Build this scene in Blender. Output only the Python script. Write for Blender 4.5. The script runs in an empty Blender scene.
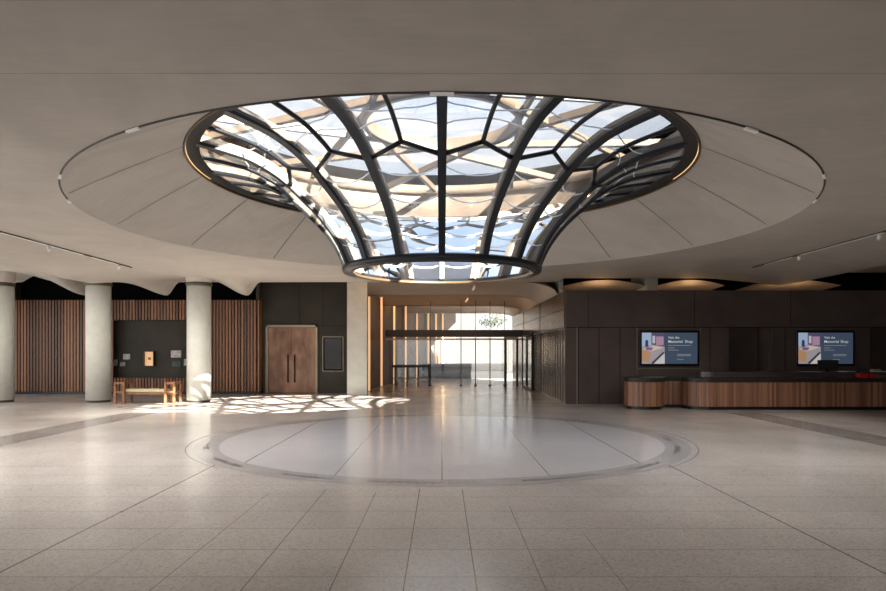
import bpy, math, random
from mathutils import Vector, Matrix
random.seed(7)
C = bpy.context.scene
COL = bpy.context.scene.collection
PI = math.pi
F = 634.0; EYE = 1.6; CX = 442.0; HY = 352.0
def X(px, d): return (px - CX) / F * d
def Z(py, d): return EYE + (HY - py) / F * d

# ------------------------------------------------------------------ materials
def mat(name, col, rough=0.6, metal=0.0, spec=0.5, noise=0.0, nscale=4.0, bump=0.0, bscale=40.0, emit=None, estr=0.0, stretch=None):
    m = bpy.data.materials.new(name); m.use_nodes = True
    nt = m.node_tree; b = nt.nodes['Principled BSDF']
    b.inputs['Base Color'].default_value = (*col, 1)
    b.inputs['Roughness'].default_value = rough
    b.inputs['Metallic'].default_value = metal
    b.inputs['Specular IOR Level'].default_value = spec
    tc = nt.nodes.new('ShaderNodeTexCoord')
    mp = nt.nodes.new('ShaderNodeMapping'); nt.links.new(tc.outputs['Object'], mp.inputs[0])
    if stretch: mp.inputs['Scale'].default_value = stretch
    if noise:
        n = nt.nodes.new('ShaderNodeTexNoise'); n.inputs['Scale'].default_value = nscale; n.inputs['Detail'].default_value = 6
        nt.links.new(mp.outputs[0], n.inputs['Vector'])
        r = nt.nodes.new('ShaderNodeValToRGB')
        r.color_ramp.elements[0].position = .3; r.color_ramp.elements[1].position = .7
        r.color_ramp.elements[0].color = (*[c*(1-noise) for c in col], 1)
        r.color_ramp.elements[1].color = (*[min(1, c*(1+noise)) for c in col], 1)
        nt.links.new(n.outputs['Fac'], r.inputs[0]); nt.links.new(r.outputs[0], b.inputs['Base Color'])
    if bump:
        n2 = nt.nodes.new('ShaderNodeTexNoise'); n2.inputs['Scale'].default_value = bscale; n2.inputs['Detail'].default_value = 4
        nt.links.new(mp.outputs[0], n2.inputs['Vector'])
        bp = nt.nodes.new('ShaderNodeBump'); bp.inputs['Strength'].default_value = bump; bp.inputs['Distance'].default_value = .01
        nt.links.new(n2.outputs['Fac'], bp.inputs['Height']); nt.links.new(bp.outputs[0], b.inputs['Normal'])
    if emit:
        b.inputs['Emission Color'].default_value = (*emit, 1); b.inputs['Emission Strength'].default_value = estr
    return m

def glass_mat(name, base, tint, ior=1.6, gcol=(1,1,1)):
    m = bpy.data.materials.new(name); m.use_nodes = True
    nt = m.node_tree; nt.nodes.clear()
    o = nt.nodes.new('ShaderNodeOutputMaterial'); mx = nt.nodes.new('ShaderNodeMixShader')
    t = nt.nodes.new('ShaderNodeBsdfTransparent'); t.inputs[0].default_value = (*tint, 1)
    g = nt.nodes.new('ShaderNodeBsdfGlossy'); g.inputs['Roughness'].default_value = 0.02; g.inputs[0].default_value = (*gcol, 1)
    fr = nt.nodes.new('ShaderNodeLayerWeight'); fr.inputs['Blend'].default_value = .35
    ma = nt.nodes.new('ShaderNodeMath'); ma.operation = 'MULTIPLY_ADD'; ma.use_clamp = True
    nt.links.new(fr.outputs['Fresnel'], ma.inputs[0]); ma.inputs[1].default_value = 1 - base; ma.inputs[2].default_value = base
    nt.links.new(ma.outputs[0], mx.inputs[0]); nt.links.new(t.outputs[0], mx.inputs[1]); nt.links.new(g.outputs[0], mx.inputs[2])
    nt.links.new(mx.outputs[0], o.inputs[0])
    return m

def concrete_mat(name, col, var=.10, joints=False):
    m = mat(name, col, rough=.75, spec=.25)
    nt = m.node_tree; b = nt.nodes['Principled BSDF']
    tc = nt.nodes.new('ShaderNodeTexCoord')
    n = nt.nodes.new('ShaderNodeTexNoise'); n.inputs['Scale'].default_value = .55; n.inputs['Detail'].default_value = 8; n.inputs['Roughness'].default_value = .62
    n.inputs['Distortion'].default_value = 1.2
    nt.links.new(tc.outputs['Object'], n.inputs['Vector'])
    n2 = nt.nodes.new('ShaderNodeTexNoise'); n2.inputs['Scale'].default_value = 6; n2.inputs['Detail'].default_value = 8
    mp = nt.nodes.new('ShaderNodeMapping'); mp.inputs['Scale'].default_value = (.4, 2.2, 1)
    nt.links.new(tc.outputs['Object'], mp.inputs[0]); nt.links.new(mp.outputs[0], n2.inputs['Vector'])
    ad = nt.nodes.new('ShaderNodeMath'); ad.operation = 'MULTIPLY_ADD'; ad.inputs[1].default_value = .35
    nt.links.new(n2.outputs['Fac'], ad.inputs[0]); nt.links.new(n.outputs['Fac'], ad.inputs[2])
    r = nt.nodes.new('ShaderNodeValToRGB'); r.color_ramp.elements[0].position = .45; r.color_ramp.elements[1].position = .9
    r.color_ramp.elements[0].color = (*[c*(1-var) for c in col], 1); r.color_ramp.elements[1].color = (*[c*(1+var) for c in col], 1)
    nt.links.new(ad.outputs[0], r.inputs[0]); nt.links.new(r.outputs[0], b.inputs['Base Color'])
    bp = nt.nodes.new('ShaderNodeBump'); bp.inputs['Strength'].default_value = .12; bp.inputs['Distance'].default_value = .02
    nt.links.new(ad.outputs[0], bp.inputs['Height']); nt.links.new(bp.outputs[0], b.inputs['Normal'])
    return m

def terrazzo(name, col, speck, rough, lines_x=(), tile_y=None, spread=.12, gloss_spec=.5):
    m = bpy.data.materials.new(name); m.use_nodes = True
    nt = m.node_tree; b = nt.nodes['Principled BSDF']; N = nt.nodes.new; L = nt.links.new
    b.inputs['Roughness'].default_value = rough; b.inputs['Specular IOR Level'].default_value = gloss_spec
    tc = N('ShaderNodeTexCoord')
    v = N('ShaderNodeTexVoronoi'); v.inputs['Scale'].default_value = 70; L(tc.outputs['Object'], v.inputs['Vector'])
    r = N('ShaderNodeValToRGB'); cr = r.color_ramp
    cr.elements[0].position = 0; cr.elements[0].color = (*[c*(1-speck) for c in col], 1)
    cr.elements[1].position = 1; cr.elements[1].color = (*[c*(1+speck*.6) for c in col], 1)
    e = cr.elements.new(.22); e.color = (*[c*(1-speck*.3) for c in col], 1)
    e = cr.elements.new(.3); e.color = (*col, 1)
    sp = N('ShaderNodeSeparateColor'); L(v.outputs['Color'], sp.inputs[0]); L(sp.outputs[0], r.inputs[0])
    n = N('ShaderNodeTexNoise'); n.inputs['Scale'].default_value = .5; n.inputs['Detail'].default_value = 5; L(tc.outputs['Object'], n.inputs['Vector'])
    mr = N('ShaderNodeMapRange'); mr.inputs[1].default_value = .3; mr.inputs[2].default_value = .7; mr.inputs[3].default_value = 1-spread; mr.inputs[4].default_value = 1+spread
    L(n.outputs['Fac'], mr.inputs[0])
    mul = N('ShaderNodeMix'); mul.data_type = 'RGBA'; mul.blend_type = 'MULTIPLY'; mul.inputs[0].default_value = 1
    L(r.outputs[0], mul.inputs[6]); L(mr.outputs[0], mul.inputs[7])
    out = mul.outputs[2]
    sx = N('ShaderNodeSeparateXYZ'); L(tc.outputs['Object'], sx.inputs[0])
    fac = None
    def mth(op, a, b_=None, c_=None):
        q = N('ShaderNodeMath'); q.operation = op
        for i, s in enumerate((a, b_, c_)):
            if s is None: continue
            if isinstance(s, (int, float)): q.inputs[i].default_value = s
            else: L(s, q.inputs[i])
        return q.outputs[0]
    if lines_x or tile_y:
        cur = None
        for (xl, wl, ymax) in lines_x:
            dlt = mth('ABSOLUTE', mth('SUBTRACT', sx.outputs[0], xl))
            s = mth('MULTIPLY', mth('LESS_THAN', dlt, wl), mth('LESS_THAN', sx.outputs[1], ymax))
            cur = s if cur is None else mth('MAXIMUM', cur, s)
        if tile_y:
            y0, dy, wl = tile_y
            fr = mth('FRACT', mth('DIVIDE', mth('SUBTRACT', sx.outputs[1], y0 - wl), dy))
            s = mth('MULTIPLY', mth('LESS_THAN', fr, 2*wl/dy), mth('LESS_THAN', sx.outputs[1], 9.2))
            s = mth('MULTIPLY', s, .62)
            cur = s if cur is None else mth('MAXIMUM', cur, s)
        mx = N('ShaderNodeMix'); mx.data_type = 'RGBA'; L(cur, mx.inputs[0]); L(out, mx.inputs[6]); mx.inputs[7].default_value = (*[c*.32 for c in col], 1)
        out = mx.outputs[2]
        # each tile slightly its own tone
    if tile_y:
        w = N('ShaderNodeTexWhiteNoise'); w.noise_dimensions = '2D'
        fx = mth('FLOOR', mth('DIVIDE', mth('ADD', sx.outputs[0], .26), .5)); fy = mth('FLOOR', mth('DIVIDE', mth('SUBTRACT', sx.outputs[1], tile_y[0]), tile_y[1]))
        cb = N('ShaderNodeCombineXYZ'); L(fx, cb.inputs[0]); L(fy, cb.inputs[1]); L(cb.outputs[0], w.inputs['Vector'])
        tone = mth('MULTIPLY_ADD', w.outputs['Value'], .07, .965)
        m2 = N('ShaderNodeMix'); m2.data_type = 'RGBA'; m2.blend_type = 'MULTIPLY'; m2.inputs[0].default_value = 1
        L(out, m2.inputs[6]); L(tone, m2.inputs[7]); out = m2.outputs[2]
    L(out, b.inputs['Base Color'])
    # polish varies a little
    mr2 = N('ShaderNodeMapRange'); mr2.inputs[3].default_value = rough*.7; mr2.inputs[4].default_value = rough*1.3
    L(n.outputs['Fac'], mr2.inputs[0]); L(mr2.outputs[0], b.inputs['Roughness'])
    return m

def wood_mat(name, c1, c2, rough=.45, island=True, scale=(30, 30, 1.2)):
    m = bpy.data.materials.new(name); m.use_nodes = True
    nt = m.node_tree; b = nt.nodes['Principled BSDF']; N = nt.nodes.new; L = nt.links.new
    b.inputs['Roughness'].default_value = rough
    tc = N('ShaderNodeTexCoord'); mp = N('ShaderNodeMapping'); mp.inputs['Scale'].default_value = scale
    L(tc.outputs['Object'], mp.inputs[0])
    n = N('ShaderNodeTexNoise'); n.inputs['Scale'].default_value = 1; n.inputs['Detail'].default_value = 6; L(mp.outputs[0], n.inputs['Vector'])
    f = n.outputs['Fac']
    if island:
        g = N('ShaderNodeNewGeometry')
        a = N('ShaderNodeMath'); a.operation = 'MULTIPLY_ADD'; a.inputs[1].default_value = .75; L(g.outputs['Random Per Island'], a.inputs[0])
        s = N('ShaderNodeMath'); s.operation = 'MULTIPLY_ADD'; s.inputs[1].default_value = .5; s.inputs[2].default_value = -.12; L(f, s.inputs[0])
        L(s.outputs[0], a.inputs[2]); f = a.outputs[0]
    r = N('ShaderNodeValToRGB'); r.color_ramp.elements[0].position = .1 if island else .35; r.color_ramp.elements[1].position = .85 if island else .68
    r.color_ramp.elements[0].color = (*c1, 1); r.color_ramp.elements[1].color = (*c2, 1)
    L(f, r.inputs[0]); L(r.outputs[0], b.inputs['Base Color'])
    return m

M = {}
M['ceil'] = concrete_mat('ceiling_concrete', (.46, .42, .375), .10)
M['col'] = concrete_mat('column_concrete', (.52, .52, .48), .13)
M['vault'] = concrete_mat('vault_concrete', (.44, .40, .35), .08)
M['reveal'] = mat('dark_reveal', (.035, .03, .026), .6)
M['joint'] = mat('concrete_joint', (.12, .105, .09), .9)
lx = [(-3.21, .009, 9.2), (3.20, .009, 9.2), (-1.96, .003, 7.2), (-1.35, .004, 7.4), (-.755, .004, 7.2), (-.26, .004, 7.4), (.235, .004, 7.4), (.70, .003, 6.6), (1.25, .0022, 5.6), (-2.5, .002, 6)]
M['floor'] = terrazzo('floor_terrazzo', (.45, .41, .385), .22, .20, lx, (4.51, .622, .006))
M['disc'] = terrazzo('disc_terrazzo', (.50, .48, .49), .10, .16, [(-2.85, .009, 99), (-1.39, .005, 99), (0, .005, 99), (1.39, .005, 99), (2.85, .009, 99)], None, .03)
M['ring'] = terrazzo('ring_terrazzo', (.38, .355, .35), .15, .17)
M['band'] = terrazzo('band_terrazzo', (.26, .235, .225), .2, .2)
M['letter'] = mat('letter_inlay', (.06, .055, .055), .4)
M['slat'] = wood_mat('timber_slats', (.060, .023, .011), (.26, .105, .042))
M['slatback'] = mat('slat_backing', (.012, .009, .007), .9)
M['door'] = wood_mat('door_timber', (.13, .06, .035), (.34, .18, .11), .5, False, (2.5, 2.5, 1.2))
M['benchwood'] = wood_mat('bench_timber', (.14, .055, .022), (.28, .12, .05), .45, False, (6, 6, 6))
M['cushion'] = mat('bench_leather', (.42, .35, .22), .55, bump=.1)
M['darkpanel'] = mat('dark_bronze_panel', (.034, .028, .021), .55, 0, .25, noise=.22, nscale=1.3)
M['darkpanel2'] = mat('brown_steel_panel', (.075, .053, .047), .5, 0, .25, noise=.2, nscale=1.1)
M['bronze'] = mat('polished_bronze', (.15, .125, .105), .24, .85, noise=.25, nscale=1.6)
M['black'] = mat('black_metal', (.012, .012, .013), .35, .4)
M['blackmatt'] = mat('black_matt', (.006, .006, .006), .9, spec=.1)
M['frame'] = mat('door_frame_metal', (.22, .19, .14), .35, .7)
M['rib'] = mat('rib_steel', (.018, .021, .026), .32, .5)
M['fin'] = mat('rib_champagne', (.17, .135, .10), .5, .1, noise=.15, nscale=2)
M['beam'] = mat('lattice_champagne', (.125, .09, .062), .5, .1, noise=.25, nscale=1.5)
M['drum'] = mat('drum_cladding', (.085, .063, .045), .5, .1, noise=.3, nscale=1.2)
M['soffit'] = mat('drum_band_dark', (.014, .011, .009), .6, 0)
M['seam'] = mat('pane_seam', (.85, .85, .85), .3)
M['rim'] = mat('rim_bronze', (.16, .105, .06), .4, .6)
M['glow'] = mat('rim_led', (.9, .6, .3), .5, emit=(1, .62, .28), estr=1.2)
M['glass'] = glass_mat('trumpet_glass', .19, (.96, .98, 1), gcol=(.9,.95,1))
M['clear'] = glass_mat('clear_glass', .0, (.94, .95, .95))
M['white'] = mat('white_fitting', (.8, .8, .78), .4)
M['lens'] = mat('lamp_lens', (1, .95, .85), .4, emit=(1, .93, .8), estr=3)
M['strip'] = mat('fin_painted_glow', (.6, .42, .26), .5, emit=(1, .58, .27), estr=.75)  # glow stands in for light falling on the passage fins
M['greypanel'] = concrete_mat('grey_wall_panel', (.12, .10, .085), .15)
M['counter'] = wood_mat('counter_timber', (.13, .055, .030), (.32, .155, .09), .4)
M['top'] = mat('black_stone_top', (.020, .016, .014), .42, 0, .3, noise=.2)
M['screenbody'] = mat('screen_bezel', (.006, .006, .008), .25)
M['navy'] = mat('screen_navy', (.02, .03, .05), .3, emit=(.058, .085, .135), estr=.62)
M['stext'] = mat('screen_text', (.6, .6, .6), .4, emit=(.75, .8, .85), estr=.42)
M['stext2'] = mat('screen_small_text', (.3, .3, .3), .4, emit=(.5, .56, .62), estr=.26)
def em(name, c, s=.42): return mat(name, tuple(x*.3 for x in c), .4, emit=c, estr=s)
M['red'] = mat('red_paper', (.42, .01, .015), .5)
M['paper'] = mat('pale_paper', (.6, .52, .42), .6)
M['facade'] = mat('white_facade', (.055, .055, .054), .8, noise=.05)
M['extground'] = mat('pale_paving', (.07, .066, .06), .8, noise=.1)
M['lowwall'] = mat('grey_low_wall', (.013, .013, .014), .7)
M['coping'] = mat('dark_coping', (.004, .003, .0025), .6)
M['leaf'] = mat('leaf_green', (.05, .06, .045), .7, noise=.4, nscale=8)
M['bark'] = mat('bark', (.09, .07, .05), .9)

# ------------------------------------------------------------------ mesh helpers
class MB:
    def __init__(s): s.v = []; s.f = []; s.sm = []
    def add(s, vs, fs, smooth=False):
        o = len(s.v); s.v += [tuple(v) for v in vs]; s.f += [tuple(i+o for i in f) for f in fs]; s.sm += [smooth]*len(fs); return s
    def box(s, x0, x1, y0, y1, z0, z1):
        vs = [(x, y, z) for z in (z0, z1) for y in (y0, y1) for x in (x0, x1)]
        return s.add(vs, [(0,2,3,1),(4,5,7,6),(0,1,5,4),(2,6,7,3),(0,4,6,2),(1,3,7,5)])
    def bar(s, a, b, w, h, up=(0,0,1)):
        a = Vector(a); b = Vector(b); d = (b-a).normalized(); u = Vector(up)
        side = d.cross(u)
        if side.length < 1e-4: side = d.cross(Vector((0,1,0)))
        side.normalize(); u = side.cross(d).normalized()
        vs = []
        for p in (a, b):
            for i, j in ((-1,-1),(1,-1),(1,1),(-1,1)): vs.append(p + side*i*w/2 + u*j*h/2)
        return s.add(vs, [(3,2,1,0),(4,5,6,7),(0,1,5,4),(1,2,6,5),(2,3,7,6),(3,0,4,7)])
    def tube(s, pts, r, n=8, closed=False):
        pts = [Vector(p) for p in pts]; vs = []; m = len(pts)
        for i, p in enumerate(pts):
            if closed: d = pts[(i+1) % m] - pts[i-1]
            else: d = pts[min(i+1, m-1)] - pts[max(i-1, 0)]
            d.normalize(); u = Vector((0,0,1)) if abs(d.z) < .95 else Vector((0,1,0))
            a = d.cross(u).normalized(); b_ = a.cross(d)
            rr = r[i] if isinstance(r, (list, tuple)) else r
            for k in range(n): t = 2*PI*k/n; vs.append(p + a*math.cos(t)*rr + b_*math.sin(t)*rr)
        fs = []
        for i in range(m if closed else m-1):
            j = (i+1) % m
            for k in range(n): fs.append((i*n+k, i*n+(k+1)%n, j*n+(k+1)%n, j*n+k))
        if not closed: fs += [tuple(range(n-1,-1,-1)), tuple((m-1)*n+k for k in range(n))]
        return s.add(vs, fs, True)
    def lathe(s, prof, n=48, cx=0, cy=0, a0=0, a1=2*PI, cap=False):
        full = abs(a1-a0-2*PI) < 1e-6; k = n if full else n+1; vs = []
        for (r, z) in prof:
            for i in range(k): t = a0+(a1-a0)*i/n; vs.append((cx+r*math.cos(t), cy+r*math.sin(t), z))
        fs = []
        for j in range(len(prof)-1):
            for i in range(n): i2 = (i+1) % k; fs.append((j*k+i, j*k+i2, (j+1)*k+i2, (j+1)*k+i))
        if cap and full: fs += [tuple(range(k-1,-1,-1)), tuple((len(prof)-1)*k+i for i in range(k))]
        return s.add(vs, fs, True)
    def prism(s, poly, z0, z1, smooth=False):
        n = len(poly); vs = [(x, y, z0) for x, y in poly] + [(x, y, z1) for x, y in poly]
        s.add(vs, [tuple(range(n-1,-1,-1)), tuple(range(n, 2*n))])
        return s.add(vs, [(i, (i+1)%n, n+(i+1)%n, n+i) for i in range(n)], smooth)
    def grid(s, nx, ny, fn, smooth=True):
        vs = [fn(i/nx, j/ny) for j in range(ny+1) for i in range(nx+1)]
        return s.add(vs, [(j*(nx+1)+i, j*(nx+1)+i+1, (j+1)*(nx+1)+i+1, (j+1)*(nx+1)+i) for j in range(ny) for i in range(nx)], smooth)
    def ob(s, name, m, parent=None, loc=None, bevel=0, label=None, cat=None, group=None, kind=None):
        me = bpy.data.meshes.new(name)
        off = Vector(loc) if loc else Vector((0,0,0))
        me.from_pydata([tuple(Vector(v)-off) for v in s.v], [], s.f)
        for p, q in zip(me.polygons, s.sm): p.use_smooth = q
        me.materials.append(m); me.update()
        o = bpy.data.objects.new(name, me); COL.objects.link(o); o.location = off
        if parent:
            o.parent = parent
            # vertices are written in world space; keep them there
            if not loc: o.location = -Vector(parent_world(parent))
            else: o.location = off - Vector(parent_world(parent))
        if bevel:
            b = o.modifiers.new('bevel', 'BEVEL'); b.width = bevel; b.segments = 2; b.limit_method = 'ANGLE'
        tag(o, label, cat, group, kind)
        return o
def parent_world(p):
    v = Vector((0,0,0))
    while p: v += p.location; p = p.parent
    return v
def tag(o, label=None, cat=None, group=None, kind=None):
    for k, v in (('label', label), ('category', cat), ('group', group), ('kind', kind)):
        if v: o[k] = v
    return o
def thing(name, label, cat, loc, group=None, kind=None):
    o = bpy.data.objects.new(name, None); COL.objects.link(o); o.location = loc; o.empty_display_size = .1
    return tag(o, label, cat, group, kind)
def st(name, mb, m, **k): return mb.ob(name, m, kind='structure', **k)

# ------------------------------------------------------------------ camera
cam = bpy.data.cameras.new('camera'); co = bpy.data.objects.new('camera', cam); COL.objects.link(co)
co.location = (0, 0, EYE); co.rotation_euler = (PI/2, 0, 0)
cam.sensor_width = 36; cam.lens = F/886*36; cam.shift_y = (HY-295.5)/886; cam.shift_x = (443-CX)/886
cam.clip_start = .05; cam.clip_end = 500
C.camera = co

DC = 11.9      # distance of the oculus centre
ZC = 3.96      # main ceiling height
RC = 6.15; RO = 4.49; ZO = 4.91; RD = 4.75; ZD = 5.95

# ------------------------------------------------------------------ floor
st('floor', MB().grid(1, 1, lambda u, v: (-17+34*u, -8+54*v, 0), False).add([(-17,-8,-.3),(17,-8,-.3),(17,46,-.3),(-17,46,-.3)], [(3,2,1,0)]), M['floor'])
def flat_ring(r0, r1, z, n=160):
    mb = MB(); vs = []
    for i in range(n):
        t = 2*PI*i/n; vs += [(r0*math.cos(t), DC+r0*math.sin(t), z), (r1*math.cos(t), DC+r1*math.sin(t), z)]
    return mb.add(vs, [(2*i, 2*i+1, (2*i+3) % (2*n), (2*i+2) % (2*n)) for i in range(n)])
t = thing('floor_medallion', 'round pale terrazzo disc with a darker lettered border, set in the floor', 'floor inlay', (0, DC, 0))
mb = MB(); n = 160
mb.add([(3.95*math.cos(2*PI*i/n), DC+3.95*math.sin(2*PI*i/n), .003) for i in range(n)], [tuple(range(n))])
mb.ob('inlay_disc', M['disc'], t)
flat_ring(3.95, 4.36, .0025).ob('border_band', M['ring'], t)
for a0 in (-46, 134):
    mb = MB(); vs = []
    for i in range(41):
        a = math.radians(a0 + 92*i/40); rr = 4.42 + .05*math.sin(PI*i/40)
        vs += [(rr*math.cos(a), DC+rr*math.sin(a), .0025), ((rr+.018)*math.cos(a), DC+(rr+.018)*math.sin(a), .0025)]
    mb.add(vs, [(2*i, 2*i+1, 2*i+3, 2*i+2) for i in range(40)]); mb.ob('outer_line', M['band'], t)
# small dark inlaid marks along the border, too small to read in the photo
def glyph(lt, r, a):
    k = random.choice((0, 1, 2, 3)); w = .016; h = .10; b = .05
    def P(u, v): # u tangential, v radial outward
        rr = r - v; aa = a + u/r
        return (rr*math.cos(aa), DC+rr*math.sin(aa), .0045)
    def rect(u0, u1, v0, v1): lt.add([P(u0, v0), P(u1, v0), P(u1, v1), P(u0, v1)], [(0, 1, 2, 3)])
    rect(0, w, 0, h)
    if k in (0, 1): rect(b-w, b, 0, h)
    if k in (0, 3): rect(0, b, h/2-w/2, h/2+w/2)
    if k in (1, 2): rect(0, b, 0, w)
    if k in (2,): rect(0, b, h-w, h)
for a0, cnt in ((-146, 10), (-120, 8), (-103, 14), (-76, 12), (-52, 9), (-28, 10), (-6, 6), (14, 9), (40, 10), (70, 9), (100, 12), (130, 9), (160, 10), (190, 8)):
    lt = MB()
    for i in range(cnt): glyph(lt, 4.20, math.radians(a0) + i*.0245)
    lt.ob('inlaid_marks', M['letter'], t)
for sx in (-1, 1):
    x0, x1 = (7.5, 8.35) if sx > 0 else (-8.35, -7.5)
    mb = MB().add([(x0, 2, .002), (x1, 2, .002), (x1, 16.6, .002), (x0+(.85 if sx<0 else 0), 17.2, .002) if False else (x0, 16.6, .002)], [(0,1,2,3)])
    side = 'left, leading towards the bench' if sx < 0 else 'right, running up to the timber counter'
    mb.ob('floor_band', M['band'], label='straight darker grey floor band at the '+side, cat='floor inlay')

# ------------------------------------------------------------------ ceiling
def rect_hit(t, x0, x1, y0, y1, cx=0, cy=DC):
    dx, dy = math.cos(t), math.sin(t); k = 1e9
    if dx > 1e-9: k = min(k, (x1-cx)/dx)
    if dx < -1e-9: k = min(k, (x0-cx)/dx)
    if dy > 1e-9: k = min(k, (y1-cy)/dy)
    if dy < -1e-9: k = min(k, (y0-cy)/dy)
    return (cx+dx*k, cy+dy*k)
def holed(mb, r, x0, x1, y0, y1, z, n=160, flip=False):
    ang = [2*PI*i/n for i in range(n)] + [math.atan2(yy-DC, xx) % (2*PI) for xx in (x0, x1) for yy in (y0, y1)]
    ang = sorted(set(ang)); m = len(ang); vs = []
    for a in ang:
        h = rect_hit(a, x0, x1, y0, y1); vs += [(r*math.cos(a), DC+r*math.sin(a), z), (h[0], h[1], z)]
    mb.add(vs, [((2*i, 2*i+1, (2*i+3) % (2*m), (2*i+2) % (2*m)) if not flip else (2*i, (2*i+2) % (2*m), (2*i+3) % (2*m), 2*i+1)) for i in range(m)])
YE = 19.2
def side_drop(x):
    ax = abs(x)
    if ax <= 8.6: return 0
    if ax <= 10.9: return -.24*(ax-8.6)/2.3
    return -.24 + .42*math.sin(min(1, (ax-10.9)/2.2)*PI/2)
def pend(x):
    # scalloped edge behind the left-hand columns: pendants between the vaults
    if x > -5.3: return ZC
    z = 4.02
    for c, pk in ((-15.2, 0), (-12.35, .25), (-9.55, .05), (-6.75, 0)):
        u = x - c
        if -1.0 < u <= 0: z = min(z, 4.02 - .46*(.5+.5*math.cos(PI*u/1.0)))
        elif 0 < u < .45: z = min(z, 4.02 - .46*(.5+.5*math.cos(PI*u/.45)))
        elif -2.2 < u <= -1.0: z = z + pk*math.sin(PI*(u+2.2)/1.2)
    return z
def sstep(t): t = max(0, min(1, t)); return t*t*(3-2*t)
def zc(x, y):
    z = ZC + side_drop(x)
    if y > 19.2 and x < -5.3:
        s = sstep((y-19.4)/2.6); z = z*(1-s) + pend(x)*s
    if y > 19.2 and x > 8.6:
        z = z
    return z
mb = MB()
holed(mb, RC, -8.6, 8.6, -8, YE, ZC)
# conical recess, a soft curve from flat ceiling to the opening
prof = [(RC, ZC), (RC-.06, ZC+.045), (5.75, 4.21), (5.3, 4.47), (4.9, 4.69), (RO, ZO)]
mb.lathe(prof, 160, 0, DC)
for (xa, xb) in ((-17, -8.6), (8.6, 17)):
    mb.grid(60, 2, lambda u, v, xa=xa, xb=xb: (xa+(xb-xa)*u, -8+(YE+8)*v, zc(xa+(xb-xa)*u, 0)))
mb.grid(150, 18, lambda u, v: (-17+11.7*u, YE+2.8*v, zc(-17+11.7*u, YE+2.8*v)))
mb.grid(8, 2, lambda u, v: (-5.3+9.2*u, YE+2.2*v, ZC), False)
mb.grid(60, 2, lambda u, v: (3.9+13.1*u, YE+1.1*v, zc(3.9+13.1*u, YE)))
ceil = st('ceiling', mb, M['ceil'])
# joints in the concrete
jb = MB()
jb.box(-17, -8.6, 5.355, 5.37, ZC-.2, ZC-.19) if False else None
jb.add([(-8.6, 5.36, ZC-.004), (8.6, 5.36, ZC-.004), (8.6, 5.365, ZC-.004), (-8.6, 5.365, ZC-.004)], [(0,1,2,3)])
for k in range(16):
    a = math.radians(22.5*k)
    ca, sa = math.cos(a), math.sin(a)
    for (p, q) in zip(prof[1:-1], prof[2:]):
        w = .011
        vs = []
        for (r, z) in (p, q):
            for s_ in (-w, w): vs.append((r*ca - s_*sa, DC + r*sa + s_*ca, z-.008))
        jb.add(vs, [(0,1,3,2)])
jb.ob('concrete_joints', M['joint'], ceil)
# reveal at the edge of the recess, near half, with its fittings
ar = [math.radians(199 + 142*i/90) for i in range(91)]
t = thing('recessed_track', 'thin curved dark lighting track around the near edge of the round ceiling recess', 'lighting track', (0, DC-RC, ZC))
MB().tube([(RC*math.cos(a), DC+RC*math.sin(a), ZC-.004) for a in ar], .013, 6).ob('track', M['reveal'], t)
for d in (199.5, 214, 238, 270, 302, 326, 340.5):
    a = math.radians(d); p = Vector((RC*math.cos(a), DC+RC*math.sin(a), ZC-.02)); tg = Vector((-math.sin(a), math.cos(a), 0))
    MB().bar(p - tg*.11, p + tg*.11, .035, .022).ob('light_fitting', M['white'], t)

# dark outer shell with the round hole, added to keep sky light out of the voids
mb = MB(); holed(mb, RD+.02, -17, 17, -8, 26, ZD, 96); holed(mb, RD+.02, -17, 17, -8, 26, ZD+.3, 96, True)
st('sky_block_shell', mb, M['blackmatt'])

# ------------------------------------------------------------------ oculus drum, rim and lattice
t = thing('skylight_drum', 'round beige-clad well above the oculus with a thin glowing brass rim', 'skylight', (0, DC, ZO))
MB().lathe([(RO, ZO), (RO-.02, ZO+.02), (4.25, 4.955), (4.25, 4.965), (4.47, 4.975), (4.47, 5.1)], 128, 0, DC).ob('dark_band', M['soffit'], t)
MB().lathe([(4.47, 5.1), (RD, 5.12), (RD, ZD+.02)], 128, 0, DC).ob('wall_cladding', M['drum'], t)
def torus_pts(r, z, n=128, a0=0, a1=360): return [(r*math.cos(math.radians(a0+(a1-a0)*i/n)), DC+r*math.sin(math.radians(a0+(a1-a0)*i/n)), z) for i in range(n+(0 if a1-a0 == 360 else 1))]
MB().tube(torus_pts(RO-.005, ZO-.012), .02, 6, True).ob('brass_rim', M['rim'], t)
for a0, a1 in ((176, 224), (-44, 4)):
    MB().tube(torus_pts(RO-.02, ZO+.03, 40, a0, a1), .016, 6).ob('glow_strip', M['glow'], t)

t = thing('lattice_roof', 'beige diagonal lattice roof with a clear round eye above the oculus', 'roof', (0, DC, ZD))
RR = 1.42; ZR = 5.85
MB().lathe([(RR, ZR), (RR, ZR+.24), (RR+.07, ZR+.24), (RR+.07, ZR), (RR, ZR)], 96, 0, DC).ob('eye_ring', M['beam'], t)
MB().lathe([(RR+.072, ZR-.03), (RR-.01, ZR-.03), (RR-.01, ZR+.0)], 96, 0, DC).ob('eye_ring_edge', M['rib'], t)
nb = 9
for s in (1, -1):
    for k in range(nb):
        a = 2*PI*(k+.25*s)/nb; b_ = a + s*math.radians(58)
        p = (RR*1.03*math.cos(a), DC+RR*1.03*math.sin(a), ZR+.10); q = (RD*math.cos(b_), DC+RD*math.sin(b_), 5.86)
        o = MB().bar(p, q, .06, .13).ob('lattice_beam', M['beam'], t)
        MB().bar(Vector(p)-Vector((0,0,.073)), Vector(q)-Vector((0,0,.073)), .075, .02).ob('beam_edge', M['rib'], o)
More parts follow.
